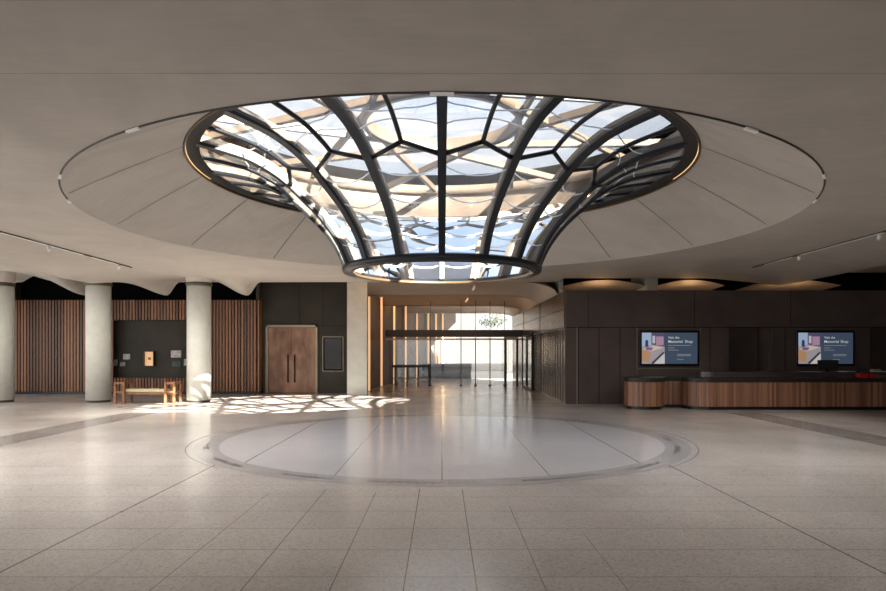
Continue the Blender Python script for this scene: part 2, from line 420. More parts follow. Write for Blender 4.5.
MB().lathe([(RD-.02, 5.74), (RD-.10, 5.74), (RD-.10, 5.95), (RD-.02, 5.95)], 96, 0, DC).ob('edge_beam', M['beam'], t)
MB().lathe([(.02, ZR+.27), (RD+.25, 6.26)], 64, 0, DC).ob('roof_glazing', M['clear'], t)

# ------------------------------------------------------------------ the glass trumpet
base = [(1.77, 3.12), (1.97, 3.55), (2.24, 3.92), (2.55, 4.22), (2.95, 4.56), (3.4, 4.80), (3.8, 4.91), (4.40, 5.015)]
def catmull(P, n):
    out = []; Q = [tuple(2*a-b for a, b in zip(P[0], P[1]))] + list(P) + [tuple(2*a-b for a, b in zip(P[-1], P[-2]))]
    for i in range(1, len(Q)-2):
        for k in range(n):
            t_ = k/n; a, b, c, d = Q[i-1], Q[i], Q[i+1], Q[i+2]
            out.append(tuple(.5*((2*b[j]) + (-a[j]+c[j])*t_ + (2*a[j]-5*b[j]+4*c[j]-d[j])*t_*t_ + (-a[j]+3*b[j]-3*c[j]+d[j])*t_**3) for j in range(2)))
    return out + [P[-1]]
TP = catmull(base, 5)
def tz(r):
    for p, q in zip(TP, TP[1:]):
        if p[0] <= r <= q[0]: return p[1] + (q[1]-p[1])*(r-p[0])/(q[0]-p[0])
    return TP[-1][1]
def tr(z):
    for p, q in zip(TP, TP[1:]):
        if p[1] <= z <= q[1]: return p[0] + (q[0]-p[0])*(z-p[1])/(q[1]-p[1])
    return TP[0][0]
def cyl(r, a, z): return Vector((r*math.cos(a), DC+r*math.sin(a), z))
def normals():
    out = []
    for i in range(len(TP)):
        a = TP[max(i-1, 0)]; b_ = TP[min(i+1, len(TP)-1)]
        dr, dz = b_[0]-a[0], b_[1]-a[1]; l = math.hypot(dr, dz); out.append((dz/l, -dr/l))   # outward / downward
    return out
NM = normals()
def rib_mesh(a, w0, w1, d0, d1):
    mb = MB(); vs = []
    tg = Vector((-math.sin(a), math.cos(a), 0)); m = len(TP)
    for i, ((r, z), (nr, nz)) in enumerate(zip(TP, NM)):
        w = w0 + (w1-w0)*i/(m-1)
        for (dd, s) in ((d0, -1), (d0, 1), (d1, 1), (d1, -1)):
            vs.append(cyl(r+nr*dd, a, z+nz*dd) + tg*s*w/2)
    fs = [(0,1,2,3), (4*m-1, 4*m-2, 4*m-3, 4*m-4)]
    for i in range(m-1):
        for k in range(4): k2 = (k+1) % 4; fs.append((4*i+k, 4*(i+1)+k, 4*(i+1)+k2, 4*i+k2))
    return mb.add(vs, fs)
t = thing('glass_oculus', 'large glass funnel with dark curved ribs flaring up into the round skylight', 'skylight', (0, DC, 3.12))
for k in range(16):
    a = math.radians(-90 + 22.5*k)
    o = rib_mesh(a, .105, .15, .05, .0).ob('rib', M['rib'], t)
    rib_mesh(a, .095, .135, .0, -.11).ob('inner_fin', M['fin'], o)
for k in range(16):
    a0 = math.radians(-90 + 22.5*k); da = math.radians(22.5)
    MB().grid(8, len(TP)-1, lambda u, v: tuple(cyl(TP[round(v*(len(TP)-1))][0], a0+da*u, TP[round(v*(len(TP)-1))][1])), True).ob('glass_panel', M['glass'], t)
    mb = MB()
    top = [cyl(TP[i][0]*1.0, a0+da/2, TP[i][1]) for i in range(len(TP)) if TP[i][0] > 2.98]
    node = cyl(2.98, a0+da/2, tz(2.98))
    mb.tube([node]+top, .036, 6)
    for aa in (a0, a0+da): mb.tube([node, cyl(2.79, aa, tz(2.79))], .036, 6)
    mb.ob('mullion', M['rib'], t)
    mb = MB()
    for (zz, sag, c0, c1) in ((3.50, .07, 0, 1), (4.02, .13, 0, 1), (4.34, .12, 0, 1), (4.72, -.06, 0, 1), (4.88, .04, 0, 1)):
        pts = []
        for i in range(9):
            u = i/8; z = zz - sag*4*u*(1-u) + random.uniform(-.005, .005); pts.append(cyl(tr(z)-.03, a0+da*u, z))
        mb.tube(pts, .011, 5)
    mb.ob('pane_seam', M['seam'], t)
MB().lathe([(1.71, 3.07), (1.84, 3.07), (1.86, 3.15), (1.79, 3.19), (1.72, 3.15), (1.71, 3.07)], 96, 0, DC).ob('bottom_ring', M['rib'], t)
MB().lathe([(1.700, 3.055), (1.695, 3.11), (1.66, 3.11), (1.66, 3.055), (1.700, 3.055)], 96, 0, DC).ob('inner_ring', M['rim'], t)

# ------------------------------------------------------------------ shell walls
st('wall_right', MB().box(17, 17.2, -8, 26, 0, 6.2), M['darkpanel'])
mb = MB()
mb.box(-17.2, -17, -8, 26, 3.4, 6.2)
for y in range(-8, 25, 4): mb.box(-17.2, -17, y, y+.3, 0, 3.4)
st('wall_left', mb, M['greypanel'])
w = MB()
for y in range(-8, 22, 4): w.add([(-17.1, y+.3, 0), (-17.1, y+4, 0), (-17.1, y+4, 3.4), (-17.1, y+.3, 3.4)], [(0,1,2,3)])
st('added_window_1', w, M['clear'])  # unseen glazing added at the left to let sky light in
mb = MB(); mb.box(-17, -10, -8.2, -8, 0, 6.2); mb.box(10, 17, -8.2, -8, 0, 6.2); mb.box(-10, 10, -8.2, -8, 3.7, 6.2)
for x in (-10, -5, 0, 5, 9.8): mb.box(x, x+.2, -8.2, -8, 0, 3.7)
st('wall_back', mb, M['greypanel'])
w = MB(); w.add([(-10, -8.1, 0), (10, -8.1, 0), (10, -8.1, 3.7), (-10, -8.1, 3.7)], [(0,1,2,3)])
st('added_window_2', w, M['clear'])  # unseen glazing added behind the camera for soft daylight

# dark lobby wall behind the timber doors
DW = 24.7
mb = MB(); mb.box(-7.1, -3.7, DW, DW+.3, 0, 5.9)
st('wall_lobby', mb, M['darkpanel'])
mb = MB()
for x in (-5.55, -4.62):
    mb.box(x-.006, x+.006, DW-.006, DW, 2.65, 4.3)
mb.box(-7.1, -3.7, DW-.005, DW, 2.62, 2.63)
mb.ob('panel_seam', M['blackmatt'], bpy.data.objects['wall_lobby'])
st('wall_behind_slats', MB().box(-17, -7.0, 25.6, 25.8, 0, 5.9), M['blackmatt'])
st('wall_return', MB().box(-7.1, -6.98, 24.2, 25.6, 0, 5.9), M['darkpanel'])

# timber double door
dx0, dx1 = X(268.5, DW), X(315.5, DW); dz = Z(327.5, DW)
door = thing('door_1', 'pair of tall reddish timber doors with black pull handles in the dark wall', 'door', ((dx0+dx1)/2, DW, 0), kind='structure')
fr = MB(); fr.box(dx0-.10, dx0, DW-.1, DW+.0, 0, dz+.1); fr.box(dx1, dx1+.10, DW-.1, DW+.0, 0, dz+.1); fr.box(dx0-.10, dx1+.1, DW-.1, DW, dz, dz+.1)
fr.ob('door_frame', M['frame'], door, bevel=.008)
xm = (dx0+dx1)/2
for (a, b_, hx) in ((dx0+.01, xm-.005, xm-.13), (xm+.005, dx1-.01, xm+.13)):
    lf = MB().box(a, b_, DW-.06, DW-.005, .02, dz-.01).ob('door_leaf', M['door'], door, bevel=.004)
    h = MB().tube([(hx, DW-.12, .42), (hx, DW-.12, 1.5)], .028, 10)
    for zz in (.6, 1.3): h.tube([(hx, DW-.12, zz), (hx, DW-.06, zz)], .012, 6)
    h.ob('handle', M['black'], lf)

# framed dark display beside the doors
fx0, fx1, fz0, fz1 = X(322.5, DW), X(343.5, DW), Z(371.5, DW), Z(336.5, DW)
t = thing('wall_display', 'dark upright display panel in a thin metal frame beside the timber doors', 'display', ((fx0+fx1)/2, DW, fz0))
mb = MB()
for (a, b_, c, d) in ((fx0, fx0+.03, fz0, fz1), (fx1-.03, fx1, fz0, fz1), (fx0, fx1, fz0, fz0+.03), (fx0, fx1, fz1-.03, fz1)): mb.box(a, b_, DW-.05, DW-.001, c, d)
mb.ob('frame', M['frame'], t)
MB().box(fx0+.031, fx1-.031, DW-.03, DW-.002, fz0+.031, fz1-.031).ob('backing', M['blackmatt'], t)
MB().box(fx0+.09, fx1-.07, DW-.045, DW-.031, fz0+.09, fz1-.07).ob('screen', M['screenbody'], t, bevel=.004)

# ------------------------------------------------------------------ timber slat wall
SW = 24.1
nx0, nx1, nz0, nz1 = X(112, SW), X(188, SW), Z(378, SW), Z(320, SW)
ztop = Z(300, SW)
sw = MB(); x = -16.6
while x < -7.05:
    w_ = .08; g = .118
    ybow = SW + .0
    if nx0-.02 < x < nx1+.02:
        sw.box(x, x+w_, ybow, ybow+.05, nz1, ztop)
        sw.box(x, x+w_, ybow, ybow+.05, .1, nz0)
    else: sw.box(x, x+w_, ybow, ybow+.05, .1, ztop)
    x += g
for i in range(4): sw.bar((-6.98+.0*i, SW+.08+.12*i, .1), (-6.98, SW+.08+.12*i, ztop), .05, .068) if False else sw.box(-7.02, -6.97, SW+.05+.118*i, SW+.118+.118*i, .1, ztop)
slat = st('wall_slats', sw, M['slat'])
bk = MB(); bk.box(-17, nx0, SW+.055, SW+.12, 0, ztop); bk.box(nx1, -7.03, SW+.055, SW+.12, 0, ztop)
bk.box(nx0, nx1, SW+.055, SW+.12, nz1, ztop); bk.box(nx0, nx1, SW+.055, SW+.12, 0, nz0)
bk.ob('slat_backing', M['slatback'], slat)
pn = MB(); pn.box(nx0-.1, nx1+.1, SW+.34, SW+.4, nz0-.1, nz1+.1); pn.box(nx0, nx1, SW+.121, SW+.34, nz0-.06, nz0); pn.box(nx0, nx1, SW+.121, SW+.34, nz1, nz1+.06)
pn.ob('niche_lining', M['darkpanel'], slat)
st('baseboard_slats', MB().box(-16.9, -7.0, SW-.012, SW+.054, 0, .09), M['black'])

# pictures in the niche
ph = [em('photo_grey', (.5, .5, .5), .0) for _ in range(1)]
def pmat(c): return mat('print', c, .5, noise=.45, nscale=9)
def picture(px0, py0, px1, py1, c, label, cat='picture', grp=None):
    d = SW+.31
    x0, x1, z0, z1 = X(px0, d), X(px1, d), Z(py1, d), Z(py0, d)
    t = thing('wall_photograph', label, cat, ((x0+x1)/2, SW+.34, z0), grp)
    MB().box(x0-.03, x1+.03, SW+.31, SW+.3395, z0-.03, z1+.03).ob('frame', M['black'], t)
    MB().box(x0, x1, SW+.302, SW+.3095, z0, z1).ob('print', pmat(c), t)
    return t
picture(123.2, 354, 130, 359.4, (.42, .42, .42), 'small pale grey photograph high in the dark niche, near the left column')
picture(113, 359.5, 117.6, 366, (.26, .26, .26), 'small grey print at the niche edge right beside the left column')
picture(120, 362.2, 125.2, 366.2, (.26, .24, .23), 'small low grey print under the pale photograph in the niche')
picture(171, 350.5, 181.2, 357.5, (.42, .39, .39), 'wider pale print high on the right side of the dark niche')
picture(172, 361, 180.5, 366.8, (.03, .04, .045), 'very dark print below the wider pale print in the niche')
picture(184, 359, 187.6, 365.5, (.34, .34, .30), 'narrow pale green-grey print touching the right column edge')
d = SW+.25
x0, x1, z0, z1 = X(143.5, d), X(154.3, d), Z(366.5, d), Z(351, d)
t = thing('shadow_box', 'warmly lit shadow box on the dark niche wall above the bench', 'display case', ((x0+x1)/2, SW+.34, z0))
mb = MB()
for (a, b_, c, e) in ((x0, x0+.03, z0, z1), (x1-.03, x1, z0, z1), (x0+.03, x1-.03, z0, z0+.03), (x0+.03, x1-.03, z1-.03, z1)): mb.box(a, b_, SW+.2, SW+.338, c, e)
mb.ob('case_frame', M['black'], t)
MB().box(x0+.03, x1-.03, SW+.30, SW+.32, z0+.03, z1-.03).ob('lit_backing', mat('lit_paper', (.5, .32, .18), .6, emit=(1, .55, .26), estr=.55, noise=.2), t)
MB().box((x0+x1)/2-.05, (x0+x1)/2+.06, SW+.27, SW+.299, (z0+z1)/2-.04, (z0+z1)/2+.05).ob('exhibit', M['benchwood'], t, bevel=.01)

# ------------------------------------------------------------------ columns
def column(px, label, r=.37, d=20.3):
    x = X(px, d)
    t = thing('concrete_column', label, 'column', (x, d, 0))
    MB().lathe([(r-.03, 0), (r-.03, .07)], 48, x, d).ob('base_reveal', M['reveal'], t)
    MB().lathe([(r, .07), (r, 3.70)], 64, x, d, cap=True).ob('shaft', M['col'], t)
    MB().lathe([(r+.015, 3.701), (r+.03, 3.72), (r+.03, 3.80), (r+.015, 3.81)], 48, x, d, cap=True).ob('collar', mat('collar_bronze', (.10, .085, .06), .4, .6), t)
    top = zc(x, d)
    MB().lathe([(r+.01, 3.811), (r+.02, 3.88), (r+.05, max(top, 3.9)+.06)], 48, x, d).ob('capital', M['ceil'], t)
column(199, 'round pale concrete column with a sunlit foot, right of the bench')
column(98.5, 'round pale concrete column left of the bench')
column(1, 'round pale concrete column cut by the left edge of the picture')
mb = MB(); px0, px1 = X(347, 23.6), X(367, 23.6)
mb.box(px0, px1, 23.6, 23.95, 0, 4.45)
t = mb.ob('concrete_pier', M['col'], label='square concrete pier between the dark display and the glow-painted passage fins', cat='pillar', bevel=.01)

# ------------------------------------------------------------------ bench
bd = 19.9
t = thing('museum_bench', 'long bench with pale padded seat slung between open timber arm frames', 'bench', (X(148, bd), bd, 0))
bx0, bx1 = X(118, bd), X(178.5, bd); y0, y1 = bd-.24, bd+.24
for (a, s) in ((bx0, 1), (bx1, -1)):
    inner = a + s*.27
    mb = MB()
    for xx in (a, inner):
        for yy in (y0, y1):
            mb.box(min(xx, xx+s*.07), max(xx, xx+s*.07), yy-.035, yy+.035, 0, .66)
    xa, xb = min(a, inner+s*.07), max(a, inner+s*.07)
    for yy in (y0, y1):
        mb.box(xa, xb, yy-.03, yy+.03, .60, .67); mb.box(xa, xb, yy-.025, yy+.025, .33, .39)
    mb.box(xa, xb, y0+.03, y1-.03, .62, .67)
    mb.ob('arm_frame', M['benchwood'], t, bevel=.006)
MB().box(bx0+.3, bx1-.3, y0+.05, y1-.05, .34, .45).ob('seat_cushion', M['cushion'], t, bevel=.03)
MB().box(bx0+.1, bx1-.1, y0+.04, y0+.08, .28, .335).box(bx0+.1, bx1-.1, y1-.08, y1-.04, .28, .335).ob('seat_rail', M['benchwood'], t)

# ------------------------------------------------------------------ right-hand dark volume
RW = 19.5
wx0 = X(566, RW); wtop = Z(290.5, RW); wmid = Z(327, RW)
mb = MB()
mb.box(wx0, 17, RW-.03, RW+.2, wmid, wtop)          # upper band
hx0, hx1 = X(729, RW), X(768.5, RW); kx0 = X(870, RW)
sc = [(X(639, RW), X(698.5, RW)), (X(795, RW), X(853.5, RW))]
mb.box(wx0, hx0, RW, RW+.2, 0, wmid); mb.box(hx1, kx0, RW, RW+.2, 0, wmid)
mb.box(hx0, hx1, RW+.7, RW+.8, 0, wmid+.1); mb.box(kx0, 17, RW+.7, RW+.8, 0, wmid+.1)
mb.box(hx0-.1, hx0, RW+.2, RW+.7, 0, wmid); mb.box(hx1, hx1+.1, RW+.2, RW+.7, 0, wmid); mb.box(kx0-.1, kx0, RW+.2, RW+.7, 0, wmid)
wr = st('wall_reception', mb, M['darkpanel2'])
mb = MB()
for px in (578.5, 599, 620, 710, 785): mb.box(X(px, RW)-.008, X(px, RW)+.008, RW-.004, RW, 0, wmid)
for px in (588, 694, 790): mb.box(X(px, RW)-.006, X(px, RW)+.006, RW-.034, RW-.03, wmid, wtop)
mb.box(wx0, 17, RW-.002, RW+.0, wmid-.02, wmid)
mb.ob('panel_seam', M['blackmatt'], wr)
mb = MB()
for px in (577, 700.5, 771.5, 637): mb.box(X(px, RW)-.012, X(px, RW)+.012, RW-.012, RW, .9 if px in (637, 700.5) else 0, wmid-.02)
mb.box(X(637, RW), X(700.5, RW), RW-.012, RW, Z(368.5, RW)-.01, Z(368.5, RW)+.01)
mb.ob('metal_trim', M['frame'], wr)
# side wall running into the passage
mb = MB()
segs = 9; ya = RW+.2; yb = 34.5
for i in range(segs):
    a = ya+(yb-ya)*i/segs; b_ = ya+(yb-ya)*(i+1)/segs - .02
    off = .012*((i*7) % 3)
    mb.box(wx0+off, wx0+.15, a, b_, 0, wmid-.02); mb.box(wx0+off*.5-.02, wx0+.15, a, b_, wmid, (wmid+wtop)/2-.01); mb.box(wx0+off*.6-.02, wx0+.15, a, b_, (wmid+wtop)/2+.01, wtop)
st('wall_passage_right', mb, M['bronze'])
# raised fins reading as the ribbed lower panelling
mb = MB()
for i in range(15):
    y = ya + .3 + i*.42; mb.box(wx0-.03, wx0-.001, y, y+.035, .05, wmid-.05)
mb.ob('panel_ribs', M['bronze'], bpy.data.objects['wall_passage_right'])

# screens
def screen(x0, x1, label):
    z0, z1 = Z(366, RW), Z(330.5, RW); y = RW-.06
    t = thing('wall_screen', label, 'screen', ((x0+x1)/2, RW, z0), 'shop advertising screens')
    MB().box(x0, x1, y, RW-.013, z0, z1).ob('bezel', M['screenbody'], t, bevel=.012)
    ix0, ix1, iz0, iz1 = x0+.07, x1-.06, z0+.07, z1-.07
    W = ix1-ix0; H = iz1-iz0; sp = ix0+W*.41
    pic = MB().box(ix0, sp, y-.006, y-.001, iz0, iz1).ob('photo_panel', em('photo_base', (.42, .38, .42), .6), t)
    def pt(name, c, poly, k=1):
        q = MB(); vs = [(ix0+(sp-ix0)*u, y-.007-.0008*k, iz0+H*v) for u, v in poly]; q.add(vs, [tuple(range(len(vs)))]); q.ob(name, em(name+'_m', c, .6), pic)
    pt('wall_area', (.42, .55, .75), [(0, .55), (.4, .6), (.4, 1), (0, 1)])
    pt('shelf_area', (.10, .09, .18), [(.42, .62), (1, .55), (1, 1), (.42, 1)])
    pt('shelf_goods', (.50, .30, .42), [(.62, .6), (.95, .6), (.95, .88), (.62, .88)], 2)
    pt('shelf_goods', (.65, .60, .72), [(.46, .66), (.58, .66), (.58, .9), (.46, .9)], 2)
    pt('visitor', (.03, .05, .12), [(.14, .55), (.28, .55), (.27, .74), (.21, .78), (.15, .74)], 3)
    pt('table_front', (.55, .30, .15), [(.0, .1), (.32, .05), (.38, .4), (0, .46)], 3)
    pt('table_top', (.75, .60, .50), [(.0, .46), (.38, .4), (.95, .52), (.5, .58)], 3)
    pt('table_goods', (.25, .12, .38), [(.15, .44), (.42, .43), (.5, .52), (.2, .54)], 4)
    pt('counter_edge', (.04, .04, .05), [(.4, .02), (.5, .0), (1, .36), (.92, .38)], 4)
    pt('counter_top', (.70, .68, .66), [(.52, .0), (1, .0), (1, .34)], 4)
    tp = MB().box(sp, ix1, y-.006, y-.001, iz0, iz1).ob('text_panel', M['navy'], t)
    def text(s, u, v, size):
        c = bpy.data.curves.new('lettering', 'FONT'); c.body = s; c.size = size; c.extrude = .0008; c.offset = .001
        c.materials.append(M['stext'])
        tmp = bpy.data.objects.new('tmp', c); COL.objects.link(tmp); bpy.context.view_layer.update()
        me = bpy.data.meshes.new_from_object(tmp.evaluated_get(bpy.context.evaluated_depsgraph_get()))
        bpy.data.objects.remove(tmp)
        o = bpy.data.objects.new('lettering', me); COL.objects.link(o); o.parent = tp
        o.location = Vector((sp+(ix1-sp)*u, y-.0085, iz0+H*v)) - parent_world(tp)
        o.rotation_euler = (PI/2, 0, 0)
    text('Visit', .10, .81, .10); text('the', .315, .81, .10); text('Memorial', .10, .675, .118); text('Shop', .615, .675, .118)
    q = MB()
    for (u0, u1, v) in ((.1, .80, .58), (.1, .30, .50), (.1, .42, .43), (.38, .80, .29), (.38, .8, .25), (.38, .58, .13)):
        q.box(sp+(ix1-sp)*u0, sp+(ix1-sp)*u1, y-.009, y-.0065, iz0+H*v, iz0+H*v+.018)
    q.ob('small_text_lines', M['stext2'], tp)
screen(sc[0][0], sc[0][1], 'left wall screen with a shop photo and white words, nearer the passage')
screen(sc[1][0], sc[1][1], 'right wall screen with shop photo, partly hidden by a monitor on the desk')

# ------------------------------------------------------------------ reception counter
def arc(cx, cy, r, a0, a1, n=10): return [(cx+r*math.cos(math.radians(a0+(a1-a0)*i/n)), cy+r*math.sin(math.radians(a0+(a1-a0)*i/n))) for i in range(n+1)]
def outline(e=0):
    fy = 17.52-e
    p = [(5.62-e, 18.9), (5.52-e, 18.6)]
    p += arc(5.72, 18.02, .50+e, 165, 270)
    p += arc(5.77, 18.02, .50+e, 270, 352, 10)
    p += [(6.36+e*.3, 18.28-e), (6.9, 18.28-e)]
    p += arc(7.45, 18.1, .60+e, 190, 270, 10)[2:]
    p += [(16.5, fy), (16.5, 18.9)]
    return p
t = thing('reception_desk', 'long wavy-fronted timber reception counter with black top, under the screens', 'reception desk', (5.6, 18.2, 0))
MB().prism(outline(-.03), 0, .09).ob('plinth', M['black'], t)
# fluted timber front: narrow staves following the outline
ol = outline(0)
def resample(p, step):
    out = []; acc = 0
    for a, b_ in zip(p, p[1:]):
        a = Vector((*a, 0)); b_ = Vector((*b_, 0)); l = (b_-a).length; s = acc
        while s < l: out.append(((a+(b_-a)*(s/l)), (b_-a).normalized())); s += step
        acc = s-l
    return out
MB().prism(outline(-.02), .09, .76).ob('core', M['slatback'], t)
st_ = MB()
for (p, dr) in resample(ol[:-1], .062):
    st_.bar((p.x, p.y, .09), (p.x, p.y, .76), .055, .05, up=(dr.y, -dr.x, 0))
st_.ob('timber_staves', M['counter'], t)
MB().prism(outline(.035), .765, .88).ob('countertop', M['top'], t, bevel=.015)
up = arc(7.75, 18.45, .32, 90, 270, 12) + [(16.4, 18.13), (16.4, 18.77)]
MB().prism(up, .881, 1.03).ob('raised_shelf', mat('raised_shelf_dark', (.075, .058, .052), .32, .3), t, bevel=.015)

# desk items
md = 18.3
def on(px, d): return X(px, d)
t = thing('desktop_monitor', 'back of a dark monitor standing on the counter in front of the right screen', 'monitor', (on(828, 18.45), 18.45, 1.03))
x0, x1 = on(818, 18.4), on(838.5, 18.4)
MB().box(x0, x1, 18.40, 18.44, 1.10, Z(360, 18.4)).ob('monitor_panel', mat('monitor_shell', (.016, .017, .018), .5), t, bevel=.01)
MB().box((x0+x1)/2-.04, (x0+x1)/2+.04, 18.441, 18.47, 1.04, 1.25).box((x0+x1)/2-.12, (x0+x1)/2+.12, 18.36, 18.56, 1.031, 1.045).ob('monitor_stand', M['black'], t, bevel=.004)
def stack(px0, px1, n, h, m, label, name, z=.881, d=17.85, cat='brochure', grp=None):
    x0, x1 = on(px0, d), on(px1, d)
    for i in range(n):
        o = MB().box(x0+random.uniform(0, .01), x1-random.uniform(0, .01), d-.1, d+.1, z+i*h+.001, z+(i+1)*h).ob(name, m, bevel=.003, label=label if n == 1 else None, cat=cat, group=grp)
        if n > 1: o['label'] = label
stack(857.5, 866.5, 1, .12, M['red'], 'bright red box of leaflets on the counter, the left of two', 'leaflet_box', cat='box', grp='red leaflet boxes on the counter')
stack(867.5, 873, 1, .10, M['red'], 'smaller dark red leaflet box on the counter, the right of two', 'leaflet_box', cat='box', grp='red leaflet boxes on the counter')
def sheets(px0, px1, z, d, label, m):
    MB().box(on(px0, d), on(px1, d), d-.09, d+.09, z, z+.02).ob('paper_stack', m, label=label, cat='papers')
sheets(840, 847, 1.031, 18.3, 'small pale sheets lying on the raised shelf just right of the monitor', M['paper'])
sheets(848, 854, 1.031, 18.3, 'thin pinkish paper stack between the pale sheets and the red box', mat('pink_paper', (.45, .28, .26), .6))
sheets(872, 886, 1.031, 18.3, 'wide flat cream paper stack near the right edge on the shelf', M['paper'])
MB().box(on(872, 18.6), on(880, 18.6), 18.55, 18.7, 1.032, 1.10).ob('card_holder', mat('card_tan', (.35, .27, .17), .5), label='small tan card holder standing behind the cream papers', cat='card holder', bevel=.005)
x0, x1 = on(874, 17.85), on(886.5, 17.85)
MB().box(x0, x1, 17.75, 17.95, .882, .96).ob('document_tray', mat('tray_brown', (.09, .06, .05), .5), label='low brown tray on the counter beside the smaller red box', cat='tray', bevel=.005)

# ------------------------------------------------------------------ straight track lights
def straight_track(s):
    x = 8.62*s
    t = thing('straight_track', 'straight recessed lighting track in the ceiling on the '+('left, above the columns' if s < 0 else 'right, above the counter'), 'lighting track', (x, 12, ZC))
    MB().box(x-.02, x+.02, 11.6 if s > 0 else 12.0, 17.6, ZC-.025, ZC-.002).ob('track', M['reveal'], t)
    MB().box(x-.028, x+.028, 12.4, 15.2, ZC-.035, ZC-.0255).box(x-.028, x+.028, 15.6, 16.9, ZC-.035, ZC-.0255).ob('white_trim', M['white'], t)
    for y in ((13.9, 16.9) if s < 0 else (12.5, 15.3)):
        o = MB().tube([(x, y, ZC-.03), (x, y, ZC-.08)], .014, 6).ob('lamp_stem', M['white'], t)
        MB().tube([(x-.03*s, y-.05, ZC-.08), (x+.03*s, y+.07, ZC-.12)], .035, 10).ob('lamp_head', M['white'], o)
straight_track(-1); straight_track(1)

# ------------------------------------------------------------------ passage
wp = [(-3.15, 24.9), (-3.12, 26), (-2.95, 29.8), (-2.55, 32), (-2.04, 33.8), (-1.6, 37.6), (1.0, 46)]
mb = MB()
for (a, b_) in zip(wp, wp[1:]):
    mb.add([(a[0], a[1], 0), (b_[0], b_[1], 0), (b_[0], b_[1], 5), (a[0], a[1], 5), (a[0]-.3, a[1], 0), (b_[0]-.3, b_[1], 0), (b_[0]-.3, b_[1], 5), (a[0]-.3, a[1], 5)],
           [(0,1,2,3), (7,6,5,4), (3,2,6,7), (0,3,7,4), (1,5,6,2)])
mb.box(-3.9, -3.15, 24.9, 25.2, 0, 5.9)
st('wall_passage_left', mb, M['greypanel'])
st('wall_passage_left_upper', MB().box(-7, -3.4, 25.0, 25.2, 0, 5.9), M['blackmatt'])
# vaulted passage ceiling: coves rising between cross ribs, rounded down on to the right wall
def pz(x, y):
    t_ = (y-21.4)/4.53; base = 3.96 - .085*t_; fr_ = t_ - math.floor(t_)
    c = base + .52*math.sin(PI*fr_)**.65 if 0 < fr_ < 1 else base
    if x > 2.5:
        u = min(1, (x-2.5)/1.45); lo = 3.47; c = lo + (c-lo)*math.sqrt(max(0, 1-u**2.2))
    return c
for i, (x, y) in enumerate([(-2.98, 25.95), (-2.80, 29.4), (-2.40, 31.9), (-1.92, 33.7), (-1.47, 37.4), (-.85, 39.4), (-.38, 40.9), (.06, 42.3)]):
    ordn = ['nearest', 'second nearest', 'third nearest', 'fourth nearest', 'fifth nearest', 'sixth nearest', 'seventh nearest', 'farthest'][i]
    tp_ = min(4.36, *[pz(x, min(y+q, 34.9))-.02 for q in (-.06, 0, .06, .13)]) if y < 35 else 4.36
    t = thing('glow_fin', ordn+' tall vertical fin on the left passage wall, painted with a warm glow', 'wall fin', (x, y, 0), 'glow-painted vertical fins in the passage')
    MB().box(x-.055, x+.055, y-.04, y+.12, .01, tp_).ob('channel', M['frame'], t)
    MB().box(x-.045, x+.045, y-.052, y-.041, .02, tp_-.02).ob('glow_strip', M['strip'], t)  # emission paints the warm light caught by the fin
mb = MB(); mb.grid(48, 120, lambda u, v: (-3.7+7.65*u, 21.4+13.6*v, pz(-3.7+7.65*u, 21.4+13.6*v)))
mb.grid(48, 1, lambda u, v: (-3.7+7.65*u, 35.0, pz(-3.7+7.65*u, 35.0)+1.6*v), False)
mb.box(-3.9, 4.0, 21.4, 35.2, 5.3, 5.4); mb.box(-3.9, 2.2, 35.25, 46, 5.02, 5.3); mb.box(3.96, 4.1, 21.45, 35.2, 3.47, 5.9)  # slab past the vaults added to keep sun off the far left wall
st('ceiling_passage', mb, M['vault'])
st('ceiling_edge', MB().box(-5.3, 3.9, 21.38, 21.42, ZC-.0, 5.9), M['vault'])
for (px, py, d) in ((474, 288, 25), (467, 300, 28.5)):
    x, z = X(px, d), Z(py, d)
    z = min(z, pz(x, d)-.1)
    t = thing('ceiling_spotlight', 'small white spotlight hanging from the passage ceiling, the '+('nearer' if d < 26 else 'farther')+' one', 'spotlight', (x, d, z))
    MB().tube([(x, d, z+.05), (x, d, pz(x, d)+.0)], .012, 6).ob('stem', M['white'], t)
    MB().tube([(x-.06, d, z-.1), (x+.05, d, z+.08)], .05, 10).ob('lamp_head', M['white'], t)

# glazed screen across the passage
GY = 30.0
t = thing('glass_screen_wall', 'dark-framed glass screen and doors across the passage with a deep head beam', 'glass partition', (1, GY, 0))
bx0 = X(392, GY)
MB().box(bx0-.3, 3.83, GY-.15, GY+.15, Z(337, GY), Z(330, GY)).ob('head_beam', M['black'], t)
MB().box(bx0-.3, 3.83, GY-.05, GY+.05, Z(340, GY), Z(338.4, GY)).ob('door_track', M['frame'], t)
for px in (430.5, 461, 475.5, 490, 504.5):
    x = X(px, GY)
    MB().box(x-.02, x+.02, GY-.05, GY+.05, 0, Z(337, GY)-.01).box(x-.012, x+.012, GY-.03, GY+.03, Z(330, GY), pz(x, GY)-.01).ob('mullion', M['black'], t)
    MB().box(x-.06, x+.06, GY-.07, GY+.07, 0, .06).ob('floor_fitting', M['black'], t)
xs = [X(p, GY) for p in (395, 430.5, 461, 475.5, 490, 504.5, 522)]
for a, b_ in zip(xs, xs[1:]):
    MB().box(a+.022, b_-.022, GY-.006, GY+.006, .02, Z(340, GY)-.01).ob('glass_pane', M['clear'], t)
for px in (505.5, 517):
    x = X(px, 29.3); MB().box(x-.05, x+.05, 29.2, 29.3, 0, 2.3).ob('door_post', M['black'], t)
MB().box(X(505, 29.3), X(518, 29.3), 29.19, 29.31, 2.2, 2.3).ob('door_head', M['frame'], t)
